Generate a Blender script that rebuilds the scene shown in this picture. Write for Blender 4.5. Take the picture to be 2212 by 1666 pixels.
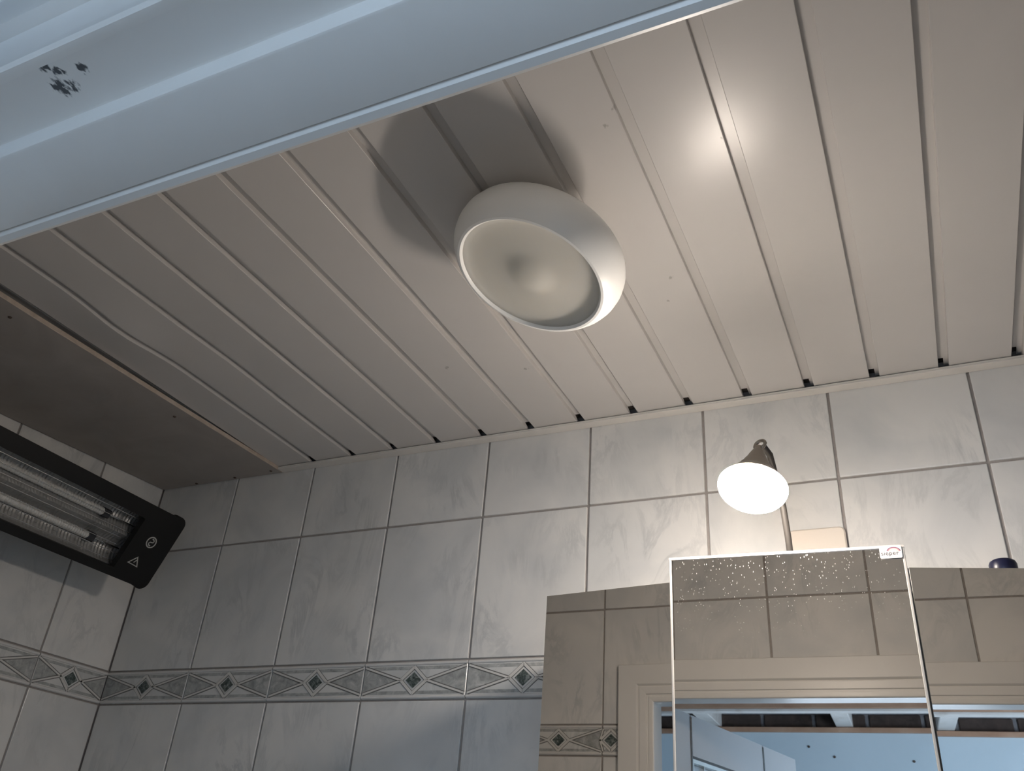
import bpy, bmesh, math, random
from mathutils import Vector, Matrix

for o in list(bpy.data.objects):
    bpy.data.objects.remove(o, do_unlink=True)
scene = bpy.context.scene
COL = scene.collection
random.seed(4)

# ---------------------------------------------------------------- camera
cam_d = bpy.data.cameras.new('camera')
cam = bpy.data.objects.new('camera', cam_d)
COL.objects.link(cam)
cam_d.sensor_fit = 'HORIZONTAL'
cam_d.sensor_width = 36.0
cam_d.lens = 1855.853 / 2212 * 36.0
cam_d.clip_start = 0.01
cam.matrix_world = Matrix(((0.9053901, 0.15736488, 0.39434131, 1.50186),
                           (0.41844592, -0.4880372, -0.76597827, -1.26203),
                           (0.07191515, 0.85851965, -0.50771274, 1.55463),
                           (0, 0, 0, 1)))
scene.camera = cam

# ---------------------------------------------------------------- light and exposure
world = bpy.data.worlds.new('sky')
scene.world = world
world.use_nodes = True
world.node_tree.nodes['Background'].inputs['Color'].default_value = (0.50, 0.72, 1.0, 1)
world.node_tree.nodes['Background'].inputs['Strength'].default_value = 1.0

BULB_EMIT = 142.0
SIDE_BOOST_EMIT = 325.0  # bulb side made brighter than its front to throw light sideways
DAY_W = 150.0
DAY_FAR_W = 34.0
wl = bpy.data.lights.new('added_hall_daylight', 'AREA')     # added area lamp at a made-up, unseen hall window
wl.shape = 'RECTANGLE'
wl.size = 1.2
wl.size_y = 1.2
wl.energy = DAY_W
wl.color = (0.69, 0.82, 1.0)
wlo = bpy.data.objects.new('added_hall_daylight', wl)
wlo.location = (3.20, -1.03, 1.35)
wlo.rotation_euler = (math.radians(-90), 0, 0)
COL.objects.link(wlo)
wl2 = wl.copy()                                         # area lamp for a guessed, unseen low window behind the camera
wl2.size = 1.1
wl2.size_y = 1.0
wl2.energy = DAY_FAR_W
wlo2 = bpy.data.objects.new('guessed_low_daylight', wl2)
wlo2.location = (1.35, -3.26, 1.25)
wlo2.rotation_euler = (math.radians(90), 0, 0)
COL.objects.link(wlo2)

vs = scene.view_settings
vs.view_transform = 'Standard'
vs.look = 'None'
vs.gamma = 1.0
vs.use_curve_mapping = False
vs.exposure = 0.0

# ---------------------------------------------------------------- measures
ZC = 2.2802            # underside of the ceiling panels
Z0, Z1, Z2, Z3 = 2.2729, 2.1256, 1.8775, 1.8158
ROW = Z1 - Z2
TW = 0.20
XJ = 0.2151            # first joint on the back wall
YJ = -0.1634           # first joint on the left wall
XF = 0.035             # first joint on the door wall
YW = -1.007            # tiled face of the door wall
XR = 2.30              # right wall
GR = 0.0042            # grout width
PC, PP = 0.4233, 0.0968    # ceiling panel joints
XL, XD, ZT = 0.951, 1.705, 1.921   # door opening


# ---------------------------------------------------------------- materials
def mat(name, col, rough=0.5, metal=0.0, spec=0.5, emit=None, es=0.0, trans=0.0):
    m = bpy.data.materials.new(name)
    m.use_nodes = True
    b = m.node_tree.nodes['Principled BSDF']
    b.inputs['Base Color'].default_value = (*col, 1)
    b.inputs['Roughness'].default_value = rough
    b.inputs['Metallic'].default_value = metal
    b.inputs['Specular IOR Level'].default_value = spec
    b.inputs['Transmission Weight'].default_value = trans
    if emit:
        b.inputs['Emission Color'].default_value = (*emit, 1)
        b.inputs['Emission Strength'].default_value = es
    return m


def N(m, t, **kw):
    n = m.node_tree.nodes.new(t)
    for k, v in kw.items():
        if hasattr(n, k):
            setattr(n, k, v)
        else:
            n.inputs[k].default_value = v
    return n


def LK(m, a, b):
    m.node_tree.links.new(a, b)


def bsdf(m):
    return m.node_tree.nodes['Principled BSDF']


def ramp(m, fac, stops):
    r = N(m, 'ShaderNodeValToRGB')
    els = r.color_ramp.elements
    while len(els) > 1:
        els.remove(els[-1])
    els[0].position, els[0].color = stops[0][0], (*stops[0][1], 1)
    for p, c in stops[1:]:
        e = els.new(p)
        e.color = (*c, 1)
    LK(m, fac, r.inputs['Fac'])
    return r


def coords(m, rnd=7.0):
    """object coordinates shifted by a random amount for each object"""
    tc = N(m, 'ShaderNodeTexCoord')
    oi = N(m, 'ShaderNodeObjectInfo')
    mul = N(m, 'ShaderNodeMath', operation='MULTIPLY')
    mul.inputs[1].default_value = rnd
    LK(m, oi.outputs['Random'], mul.inputs[0])
    comb = N(m, 'ShaderNodeCombineXYZ')
    for k in range(3):
        LK(m, mul.outputs[0], comb.inputs[k])
    add = N(m, 'ShaderNodeVectorMath', operation='ADD')
    LK(m, tc.outputs['Object'], add.inputs[0])
    LK(m, comb.outputs[0], add.inputs[1])
    return add.outputs[0]


def mottled(name, stops, scale=6.0, rough=0.5, detail=6.0, dist=0.8, bump=0.0, rnd=7.0, **kw):
    m = mat(name, stops[0][1], rough, **kw)
    v = coords(m, rnd)
    n = N(m, 'ShaderNodeTexNoise')
    n.inputs['Scale'].default_value = scale
    n.inputs['Detail'].default_value = detail
    n.inputs['Roughness'].default_value = 0.62
    n.inputs['Distortion'].default_value = dist
    LK(m, v, n.inputs['Vector'])
    r = ramp(m, n.outputs['Fac'], stops)
    LK(m, r.outputs['Color'], bsdf(m).inputs['Base Color'])
    if bump:
        b = N(m, 'ShaderNodeBump')
        b.inputs['Strength'].default_value = bump
        b.inputs['Distance'].default_value = 0.002
        LK(m, n.outputs['Fac'], b.inputs['Height'])
        LK(m, b.outputs[0], bsdf(m).inputs['Normal'])
    return m


def marble(name, base, cloud, vein, vein_amt=0.6):
    m = mat(name, base, 0.22)
    v = coords(m)
    n1 = N(m, 'ShaderNodeTexNoise')
    n1.inputs['Scale'].default_value = 7.0
    n1.inputs['Detail'].default_value = 5.0
    n1.inputs['Distortion'].default_value = 0.6
    LK(m, v, n1.inputs['Vector'])
    r1 = ramp(m, n1.outputs['Fac'], [(0.36, base), (0.72, cloud)])
    # thin diagonal veins: ridges of a stretched noise
    mp = N(m, 'ShaderNodeMapping')
    mp.inputs['Rotation'].default_value = (0.0, 0.65, 0.0)
    mp.inputs['Scale'].default_value = (13.0, 7.0, 5.0)
    LK(m, v, mp.inputs['Vector'])
    n2 = N(m, 'ShaderNodeTexNoise')
    n2.inputs['Scale'].default_value = 1.0
    n2.inputs['Detail'].default_value = 7.0
    n2.inputs['Roughness'].default_value = 0.65
    n2.inputs['Distortion'].default_value = 1.3
    LK(m, mp.outputs[0], n2.inputs['Vector'])
    r2 = ramp(m, n2.outputs['Fac'], [(0.44, (0, 0, 0)), (0.505, (1, 1, 1)), (0.57, (0, 0, 0))])
    n3 = N(m, 'ShaderNodeTexNoise')
    n3.inputs['Scale'].default_value = 9.0
    LK(m, v, n3.inputs['Vector'])
    r3 = ramp(m, n3.outputs['Fac'], [(0.45, (0, 0, 0)), (0.7, (vein_amt,) * 3)])
    mu = N(m, 'ShaderNodeMath', operation='MULTIPLY')
    LK(m, r2.outputs['Color'], mu.inputs[0])
    LK(m, r3.outputs['Color'], mu.inputs[1])
    mx = N(m, 'ShaderNodeMix', data_type='RGBA')
    LK(m, mu.outputs[0], mx.inputs['Factor'])
    LK(m, r1.outputs['Color'], mx.inputs[6])
    mx.inputs[7].default_value = (*vein, 1)
    LK(m, mx.outputs[2], bsdf(m).inputs['Base Color'])
    return m


def spotted(m, base_socket, spots, dark, noise_scale=90.0, thr=0.5):
    """worn marks at fixed places on the thing (world position): (x, y, z, radius)"""
    geo = N(m, 'ShaderNodeNewGeometry')
    tot = None
    for (x, y, z, r) in spots:
        d = N(m, 'ShaderNodeVectorMath', operation='DISTANCE')
        LK(m, geo.outputs['Position'], d.inputs[0])
        d.inputs[1].default_value = (x, y, z)
        mr = N(m, 'ShaderNodeMapRange')
        mr.inputs['From Min'].default_value = 0.0
        mr.inputs['From Max'].default_value = r
        mr.inputs['To Min'].default_value = 1.0
        mr.inputs['To Max'].default_value = 0.0
        LK(m, d.outputs['Value'], mr.inputs['Value'])
        if tot is None:
            tot = mr.outputs[0]
        else:
            a = N(m, 'ShaderNodeMath', operation='MAXIMUM')
            LK(m, tot, a.inputs[0])
            LK(m, mr.outputs[0], a.inputs[1])
            tot = a.outputs[0]
    n = N(m, 'ShaderNodeTexNoise')
    n.inputs['Scale'].default_value = noise_scale
    n.inputs['Detail'].default_value = 4.0
    mp = N(m, 'ShaderNodeMapping')
    mp.inputs['Rotation'].default_value = (0, 0, 0.5)
    mp.inputs['Scale'].default_value = (1.0, 0.45, 1.0)
    LK(m, geo.outputs['Position'], mp.inputs['Vector'])
    LK(m, mp.outputs[0], n.inputs['Vector'])
    mul = N(m, 'ShaderNodeMath', operation='MULTIPLY')
    LK(m, tot, mul.inputs[0])
    LK(m, n.outputs['Fac'], mul.inputs[1])
    r = ramp(m, mul.outputs[0], [(thr * 0.62, (0, 0, 0)), (thr * 0.8, (1, 1, 1))])
    mx = N(m, 'ShaderNodeMix', data_type='RGBA')
    LK(m, r.outputs['Color'], mx.inputs['Factor'])
    if base_socket is None:
        mx.inputs[6].default_value = bsdf(m).inputs['Base Color'].default_value
    else:
        LK(m, base_socket, mx.inputs[6])
    mx.inputs[7].default_value = (*dark, 1)
    LK(m, mx.outputs[2], bsdf(m).inputs['Base Color'])


M = {}
M['tile'] = marble('marbled_wall_tile', (0.76, 0.75, 0.725), (0.61, 0.618, 0.615), (0.38, 0.40, 0.41), 0.42)
M['grout'] = mottled('grey_grout', [(0.3, (0.30, 0.275, 0.255)), (0.7, (0.38, 0.35, 0.33))], 60, 0.9)
M['border_body'] = marble('border_tile_glaze', (0.72, 0.715, 0.69), (0.60, 0.61, 0.60), (0.38, 0.40, 0.40), 0.6)
M['border_grey'] = mottled('border_grey_marble', [(0.3, (0.27, 0.285, 0.28)), (0.55, (0.42, 0.43, 0.42)), (0.75, (0.60, 0.60, 0.58))], 70, 0.25)
M['border_rib'] = mat('border_ribbon_glaze', (0.66, 0.65, 0.62), 0.25)
M['border_rail'] = mottled('border_rail_glaze', [(0.3, (0.66, 0.65, 0.63)), (0.7, (0.72, 0.71, 0.69))], 20, 0.2)
M['inlay'] = mottled('green_marble_inlay', [(0.35, (0.035, 0.05, 0.048)), (0.52, (0.10, 0.125, 0.12)), (0.68, (0.30, 0.33, 0.32))], 190, 0.2)
M['line'] = mat('dark_outline_glaze', (0.16, 0.16, 0.155), 0.4)
M['pvc'] = mottled('white_pvc_panel', [(0.3, (0.585, 0.565, 0.548)), (0.7, (0.615, 0.592, 0.574))], 3.0, 0.29, 3.0)
bsdf(M['pvc']).inputs['Specular IOR Level'].default_value = 0.38
pv = M['pvc']
pv_src = bsdf(pv).inputs['Base Color'].links[0].from_socket
spotted(pv, pv_src, [(1.2884, -0.6586, ZC, 0.016), (1.270, -0.640, ZC, 0.012), (1.3822, -0.5789, ZC, 0.006),
                     (0.860, -0.2513, ZC, 0.014), (0.9812, -0.2085, ZC, 0.012), (0.7091, -0.3158, ZC, 0.008),
                     (1.2633, -0.3595, ZC, 0.012), (1.245, -0.31, ZC, 0.008)], (0.40, 0.38, 0.365), 260, 0.56)
M['pvc_gap'] = mat('panel_backing', (0.10, 0.085, 0.075), 0.9)
M['trim'] = mottled('white_plastic_trim', [(0.3, (0.70, 0.67, 0.63)), (0.7, (0.76, 0.73, 0.69))], 14, 0.4)
M['board'] = mottled('greyish_brown_board', [(0.3, (0.34, 0.31, 0.285)), (0.7, (0.41, 0.38, 0.355))], 9, 0.6)
M['board_edge'] = mottled('raw_board_edge', [(0.3, (0.40, 0.33, 0.27)), (0.7, (0.54, 0.46, 0.39))], 40, 0.7)
M['screw'] = mat('rusty_screw', (0.10, 0.075, 0.06), 0.6, 0.4)
M['paint'] = mottled('white_gloss_paint', [(0.3, (0.71, 0.70, 0.675)), (0.7, (0.75, 0.74, 0.715))], 5, 0.35, bump=0.05)
M['paint_scuffed'] = mottled('white_gloss_paint_scuffed', [(0.3, (0.70, 0.69, 0.665)), (0.7, (0.74, 0.73, 0.705))], 5, 0.35)
ps = M['paint_scuffed']
spotted(ps, bsdf(ps).inputs['Base Color'].links[0].from_socket,
        [(1.102, -1.0905, 1.9336, 0.010), (1.108, -1.0845, 1.9336, 0.009), (1.0985, -1.0765, 1.9336, 0.016),
         (1.106, -1.0745, 1.9336, 0.012), (1.122, -1.081, 1.9336, 0.010)], (0.06, 0.07, 0.08), 420, 0.49)
M['opal'] = mat('matt_white_opal_glass', (0.96, 0.955, 0.93), 0.42)
M['opal_disc'] = mottled('cream_diffuser', [(0.3, (0.74, 0.715, 0.64)), (0.7, (0.79, 0.76, 0.69))], 5, 0.33)
for k_, w_ in (('opal', 0.0), ('opal_disc', 0.9)):
    b_ = bsdf(M[k_])
    b_.inputs['Subsurface Weight'].default_value = w_
    b_.inputs['Subsurface Radius'].default_value = (1.0, 0.95, 0.85)
    b_.inputs['Subsurface Scale'].default_value = 0.02
M['socket_dark'] = mat('dark_lamp_socket', (0.05, 0.045, 0.04), 0.6)
M['black'] = mat('matt_black_metal', (0.006, 0.006, 0.006), 0.45, 0.0, 0.3)
M['alu'] = mat('brushed_reflector', (0.40, 0.40, 0.395), 0.42, 0.6)
M['wire'] = mat('grille_wire', (0.55, 0.55, 0.54), 0.25, 1.0)
M['quartz'] = mat('frosted_quartz', (0.62, 0.61, 0.58), 0.3)
M['cap'] = mat('dark_ceramic_cap', (0.02, 0.021, 0.026), 0.5)
M['print'] = mat('light_print', (0.42, 0.42, 0.40), 0.6)
M['white_plastic'] = mat('white_cabinet_plastic', (0.78, 0.76, 0.72), 0.35)
M['acrylic'] = mat('pale_edge_strip', (0.50, 0.48, 0.45), 0.2)
M['dark_gap'] = mat('painted_gap_shade', (0.03, 0.025, 0.02), 0.8)  # colour stands for the shade in the gap beside the middle door
# mirror, with dried splashes on the glass
mm = mat('mirror_glass', (0.71, 0.685, 0.65), 0.012, 1.0)
M['mirror'] = mm
ms = mat('splashed_mirror_glass', (0.71, 0.685, 0.65), 0.012, 1.0)
M['mirror_splashed'] = ms
tc = N(ms, 'ShaderNodeTexCoord')
mp = N(ms, 'ShaderNodeMapping')
mp.inputs['Rotation'].default_value = (0, -0.6, 0)
mp.inputs['Scale'].default_value = (620, 0.0, 230)
LK(ms, tc.outputs['Object'], mp.inputs['Vector'])
vo = N(ms, 'ShaderNodeTexVoronoi')
vo.inputs['Scale'].default_value = 1.0
LK(ms, mp.outputs[0], vo.inputs['Vector'])
sx = N(ms, 'ShaderNodeSeparateXYZ')
LK(ms, tc.outputs['Object'], sx.inputs[0])
rad = N(ms, 'ShaderNodeMapRange')      # splashes get fewer away from the lamp end of the door
rad.inputs['From Min'].default_value = 0.17
rad.inputs['From Max'].default_value = 0.318
rad.inputs['To Min'].default_value = 0.0
rad.inputs['To Max'].default_value = 0.46
LK(ms, sx.outputs['Z'], rad.inputs['Value'])
wn = N(ms, 'ShaderNodeTexNoise')
wn.inputs['Scale'].default_value = 40
LK(ms, tc.outputs['Object'], wn.inputs['Vector'])
rm = N(ms, 'ShaderNodeMath', operation='MULTIPLY')
LK(ms, rad.outputs[0], rm.inputs[0])
LK(ms, wn.outputs['Fac'], rm.inputs[1])
lt = N(ms, 'ShaderNodeMath', operation='LESS_THAN')
LK(ms, vo.outputs['Distance'], lt.inputs[0])
sc_ = N(ms, 'ShaderNodeSeparateColor')
LK(ms, vo.outputs['Color'], sc_.inputs[0])
gt = N(ms, 'ShaderNodeMath', operation='GREATER_THAN')
gt.inputs[1].default_value = 0.62
LK(ms, sc_.outputs[0], gt.inputs[0])
rm2 = N(ms, 'ShaderNodeMath', operation='MULTIPLY')
LK(ms, rm.outputs[0], rm2.inputs[0])
LK(ms, gt.outputs[0], rm2.inputs[1])
LK(ms, rm2.outputs[0], lt.inputs[1])
df = N(ms, 'ShaderNodeBsdfDiffuse')
df.inputs['Color'].default_value = (0.75, 0.74, 0.72, 1)
mxs = N(ms, 'ShaderNodeMixShader')
hf = N(ms, 'ShaderNodeMath', operation='MULTIPLY')
hf.inputs[1].default_value = 0.26
LK(ms, lt.outputs[0], hf.inputs[0])
LK(ms, hf.outputs[0], mxs.inputs[0])
LK(ms, bsdf(ms).outputs[0], mxs.inputs[1])
LK(ms, df.outputs[0], mxs.inputs[2])
LK(ms, mxs.outputs[0], ms.node_tree.nodes['Material Output'].inputs['Surface'])

M['sticker'] = mat('white_sticker', (0.70, 0.68, 0.68), 0.5)
M['ink'] = mat('grey_ink', (0.07, 0.065, 0.065), 0.5)
M['arc_purple'] = mat('purple_ink', (0.11, 0.05, 0.12), 0.5)
M['arc_red'] = mat('red_ink', (0.50, 0.22, 0.24), 0.5)
M['arc_orange'] = mat('pale_orange_ink', (0.78, 0.58, 0.48), 0.5)
M['brushed_steel'] = mat('brushed_steel', (0.30, 0.27, 0.235), 0.42, 0.85)
M['dark_steel'] = mat('dark_steel_rod', (0.050, 0.046, 0.042), 0.5, 0.3)
M['bulb'] = mat('glowing_bulb', (1, 1, 1), 0.4, emit=(1.0, 0.88, 0.77), es=BULB_EMIT)
M['side_boost'] = mat('boosted_bulb_side', (1, 1, 1), 0.4, emit=(1.0, 0.88, 0.77), es=SIDE_BOOST_EMIT)
M['cover'] = mottled('beige_cover_plate', [(0.3, (0.72, 0.65, 0.57)), (0.7, (0.76, 0.69, 0.61))], 8, 0.4)
M['navy'] = mat('navy_plastic', (0.006, 0.008, 0.035), 0.35)
M['white_jar'] = mat('white_jar', (0.75, 0.75, 0.76), 0.35)
M['hall_plaster'] = mottled('pale_blue_hall_plaster', [(0.3, (0.59, 0.72, 0.80)), (0.7, (0.64, 0.76, 0.84))], 4, 0.85, bump=0.1)
M['brick'] = mottled('sooty_brick', [(0.3, (0.035, 0.026, 0.022)), (0.7, (0.085, 0.06, 0.05))], 25, 0.9, bump=0.4)
M['mortar'] = mottled('old_mortar', [(0.3, (0.14, 0.14, 0.15)), (0.7, (0.24, 0.24, 0.25))], 40, 0.95)
M['timber'] = mottled('raw_timber', [(0.3, (0.38, 0.22, 0.14)), (0.55, (0.48, 0.30, 0.20)), (0.75, (0.56, 0.38, 0.27))], 7, 0.75, bump=0.2)
M['joist_paint'] = mottled('flaking_white_joist', [(0.25, (0.55, 0.50, 0.45)), (0.45, (0.70, 0.68, 0.65)), (0.7, (0.76, 0.75, 0.73))], 11, 0.7)
M['old_boards'] = mottled('dark_old_boards', [(0.3, (0.05, 0.04, 0.034)), (0.7, (0.11, 0.085, 0.07))], 9, 0.85)
M['floor'] = mottled('grey_floor', [(0.3, (0.20, 0.19, 0.18)), (0.7, (0.27, 0.26, 0.25))], 4, 0.5)
M['hall_floor'] = mottled('brown_hall_floor', [(0.3, (0.24, 0.19, 0.15)), (0.7, (0.32, 0.26, 0.20))], 4, 0.5)
M['door_paint'] = mottled('pale_grey_door_paint', [(0.3, (0.60, 0.61, 0.62)), (0.7, (0.65, 0.66, 0.67))], 3, 0.4)
M['chrome'] = mat('dark_chrome_strip', (0.16, 0.15, 0.14), 0.25, 1.0)
M['bead'] = mat('bright_chrome_bead', (0.75, 0.74, 0.70), 0.2, 1.0)
gl = mat('pale_glass', (0.80, 0.86, 0.9), 0.1)
M['glass'] = gl
tb = N(gl, 'ShaderNodeBsdfTransparent')
mxg = N(gl, 'ShaderNodeMixShader')
mxg.inputs[0].default_value = 0.25
LK(gl, tb.outputs[0], mxg.inputs[1])
LK(gl, bsdf(gl).outputs[0], mxg.inputs[2])
LK(gl, mxg.outputs[0], gl.node_tree.nodes['Material Output'].inputs['Surface'])


# ---------------------------------------------------------------- mesh helpers
def obj(name, me, m=None, parent=None, loc=None, rot=None):
    o = bpy.data.objects.new(name, me)
    COL.objects.link(o)
    if m is not None and not me.materials:
        me.materials.append(M[m] if isinstance(m, str) else m)
    if parent is not None:
        o.parent = parent
    if loc is not None:
        o.location = loc
    if rot is not None:
        o.rotation_euler = rot
    return o


def smooth(me, ang=None):
    for p in me.polygons:
        p.use_smooth = True
    if ang:
        bm = bmesh.new()
        bm.from_mesh(me)
        for e in bm.edges:
            if len(e.link_faces) == 2 and e.calc_face_angle(0) > ang:
                e.smooth = False
        bm.to_mesh(me)
        bm.free()
    return me


def from_bm(bm, name='mesh', recalc=True):
    if recalc:
        bmesh.ops.recalc_face_normals(bm, faces=bm.faces)
    me = bpy.data.meshes.new(name)
    bm.to_mesh(me)
    bm.free()
    return me


def add_box(bm, x0, x1, y0, y1, z0, z1):
    v = [bm.verts.new((x, y, z)) for x in (x0, x1) for y in (y0, y1) for z in (z0, z1)]
    for f in ((0, 1, 3, 2), (4, 6, 7, 5), (0, 4, 5, 1), (2, 3, 7, 6), (0, 2, 6, 4), (1, 5, 7, 3)):
        bm.faces.new([v[i] for i in f])
    return v


def box_me(x0, x1, y0, y1, z0, z1, bev=0.0, seg=1):
    bm = bmesh.new()
    add_box(bm, x0, x1, y0, y1, z0, z1)
    if bev:
        bmesh.ops.bevel(bm, geom=bm.edges[:], offset=bev, segments=seg, affect='EDGES', profile=0.5)
    return from_bm(bm)


def boxes_me(lst):
    bm = bmesh.new()
    for b in lst:
        add_box(bm, *b)
    return from_bm(bm)


def lathe_me(profile, seg=48, sm=True, ang=0.6):
    """profile: (radius, z) list, turned about z"""
    bm = bmesh.new()
    rings = []
    for r, z in profile:
        if r < 1e-6:
            rings.append([bm.verts.new((0, 0, z))])
        else:
            rings.append([bm.verts.new((r * math.cos(2 * math.pi * k / seg), r * math.sin(2 * math.pi * k / seg), z)) for k in range(seg)])
    for a, b in zip(rings, rings[1:]):
        for k in range(seg):
            k2 = (k + 1) % seg
            if len(a) == 1 and len(b) == 1:
                continue
            if len(a) == 1:
                bm.faces.new((a[0], b[k], b[k2]))
            elif len(b) == 1:
                bm.faces.new((a[k], b[0], a[k2]))
            else:
                bm.faces.new((a[k], b[k], b[k2], a[k2]))
    me = from_bm(bm)
    if sm:
        smooth(me, ang)
    return me


def tube_me(pts, r, seg=10, radii=None):
    bm = bmesh.new()
    pts = [Vector(p) for p in pts]
    rings = []
    for i, p in enumerate(pts):
        t = (pts[min(i + 1, len(pts) - 1)] - pts[max(i - 1, 0)]).normalized()
        u = t.cross(Vector((0.31, 0.87, 0.38))).normalized()
        w = t.cross(u)
        rr = radii[i] if radii else r
        rings.append([bm.verts.new(p + rr * (u * math.cos(2 * math.pi * k / seg) + w * math.sin(2 * math.pi * k / seg))) for k in range(seg)])
    for a, b in zip(rings, rings[1:]):
        for k in range(seg):
            bm.faces.new((a[k], a[(k + 1) % seg], b[(k + 1) % seg], b[k]))
    bm.faces.new(rings[0])
    bm.faces.new(rings[-1])
    return smooth(from_bm(bm), 0.9)


def poly_me(pts, y0, y1, to3=None):
    """polygon in (x, z) extruded in y"""
    bm = bmesh.new()
    f = to3 or (lambda x, y, z: (x, y, z))
    a = [bm.verts.new(f(x, y0, z)) for x, z in pts]
    b = [bm.verts.new(f(x, y1, z)) for x, z in pts]
    n = len(pts)
    bm.faces.new(a)
    bm.faces.new(b[::-1])
    for k in range(n):
        bm.faces.new((a[k], b[k], b[(k + 1) % n], a[(k + 1) % n]))
    return from_bm(bm)


def rrect(w, h, r, seg=5):
    pts = []
    for cx, cz, a0 in ((w / 2 - r, h / 2 - r, 0), (-w / 2 + r, h / 2 - r, 90), (-w / 2 + r, -h / 2 + r, 180), (w / 2 - r, -h / 2 + r, 270)):
        for k in range(seg + 1):
            a = math.radians(a0 + 90 * k / seg)
            pts.append((cx + r * math.cos(a), cz + r * math.sin(a)))
    return pts


def empty(name, loc=(0, 0, 0), rot=(0, 0, 0)):
    o = bpy.data.objects.new(name, None)
    o.empty_display_size = 0.05
    COL.objects.link(o)
    o.location = loc
    o.rotation_euler = rot
    return o


def tag(o, label, cat, group=None):
    o['label'] = label
    o['category'] = cat
    if group:
        o['group'] = group
    return o


def struct(o, label=None):
    o['kind'] = 'structure'
    if label:
        o['label'] = label
    return o


def label(o, s):
    o['label'] = s
    return o


# ---------------------------------------------------------------- the room shell
TH = 0.0035    # tiles stand this far proud of the grout
floor = struct(obj('floor', box_me(-0.1, XR + 0.1, -1.088, 0.1, -0.1, 0.0), 'floor'), 'grey bathroom floor below the picture')
wall_back = struct(obj('wall_back', box_me(-0.1, XR + 0.1, TH, 0.1, 0.0, 2.40), 'grout'), 'marbled tile wall behind the mirror cabinet')
wall_left = struct(obj('wall_left', box_me(-0.1, -TH, -1.0, TH, 0.0, 2.40), 'grout'), 'marbled tile wall behind the black heater')
wall_right = struct(obj('wall_right', box_me(XR + TH, XR + 0.1, -1.0, TH, 0.0, 2.40), 'grout'), 'tiled wall at the right end of the bathroom')
CO = 0.077     # casing width outside the opening
wf = boxes_me([(-0.1, XL - 0.018, -1.088, YW - TH, 0, 2.40), (XD + 0.018, XR + 0.1, -1.088, YW - TH, 0, 2.40),
               (XL - 0.018, XD + 0.018, -1.088, YW - TH, ZT + 0.03, 2.40)])
wall_front = struct(obj('wall_front', wf, 'grout'), 'tiled wall around the doorway, seen in the mirrors')
ceiling = struct(obj('ceiling', box_me(-0.1, XR + 0.1, -1.088, 0.1, 2.30, 2.40), 'pvc_gap'), 'ceiling clad in long white plastic panels')

tile_cache = {}


def tile_mesh(w, h, mk='tile', bev=0.0011):
    k = (round(w, 4), round(h, 4), mk)
    if k not in tile_cache:
        me = box_me(-w / 2, w / 2, -0.0, 0.006, -h / 2, h / 2, bev, 2)
        me.materials.append(M[mk])
        tile_cache[k] = me
    return tile_cache[k]


# decorated border tile: body, two rails, ribbons, grey fields and a dark diamond
BH = Z2 - Z3
border_cache = {}


def strip(bm, p, q, wd, y0, y1):
    p, q = Vector((p[0], 0, p[1])), Vector((q[0], 0, q[1]))
    t = (q - p).normalized()
    n = Vector((-t.z, 0, t.x)) * wd / 2
    a = [bm.verts.new((v.x, y0, v.z)) for v in (p - n, q - n, q + n, p + n)]
    b = [bm.verts.new((v.x, y1, v.z)) for v in (p - n, q - n, q + n, p + n)]
    bm.faces.new(a)
    for k in range(4):
        bm.faces.new((a[k], b[k], b[(k + 1) % 4], a[(k + 1) % 4]))


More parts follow.
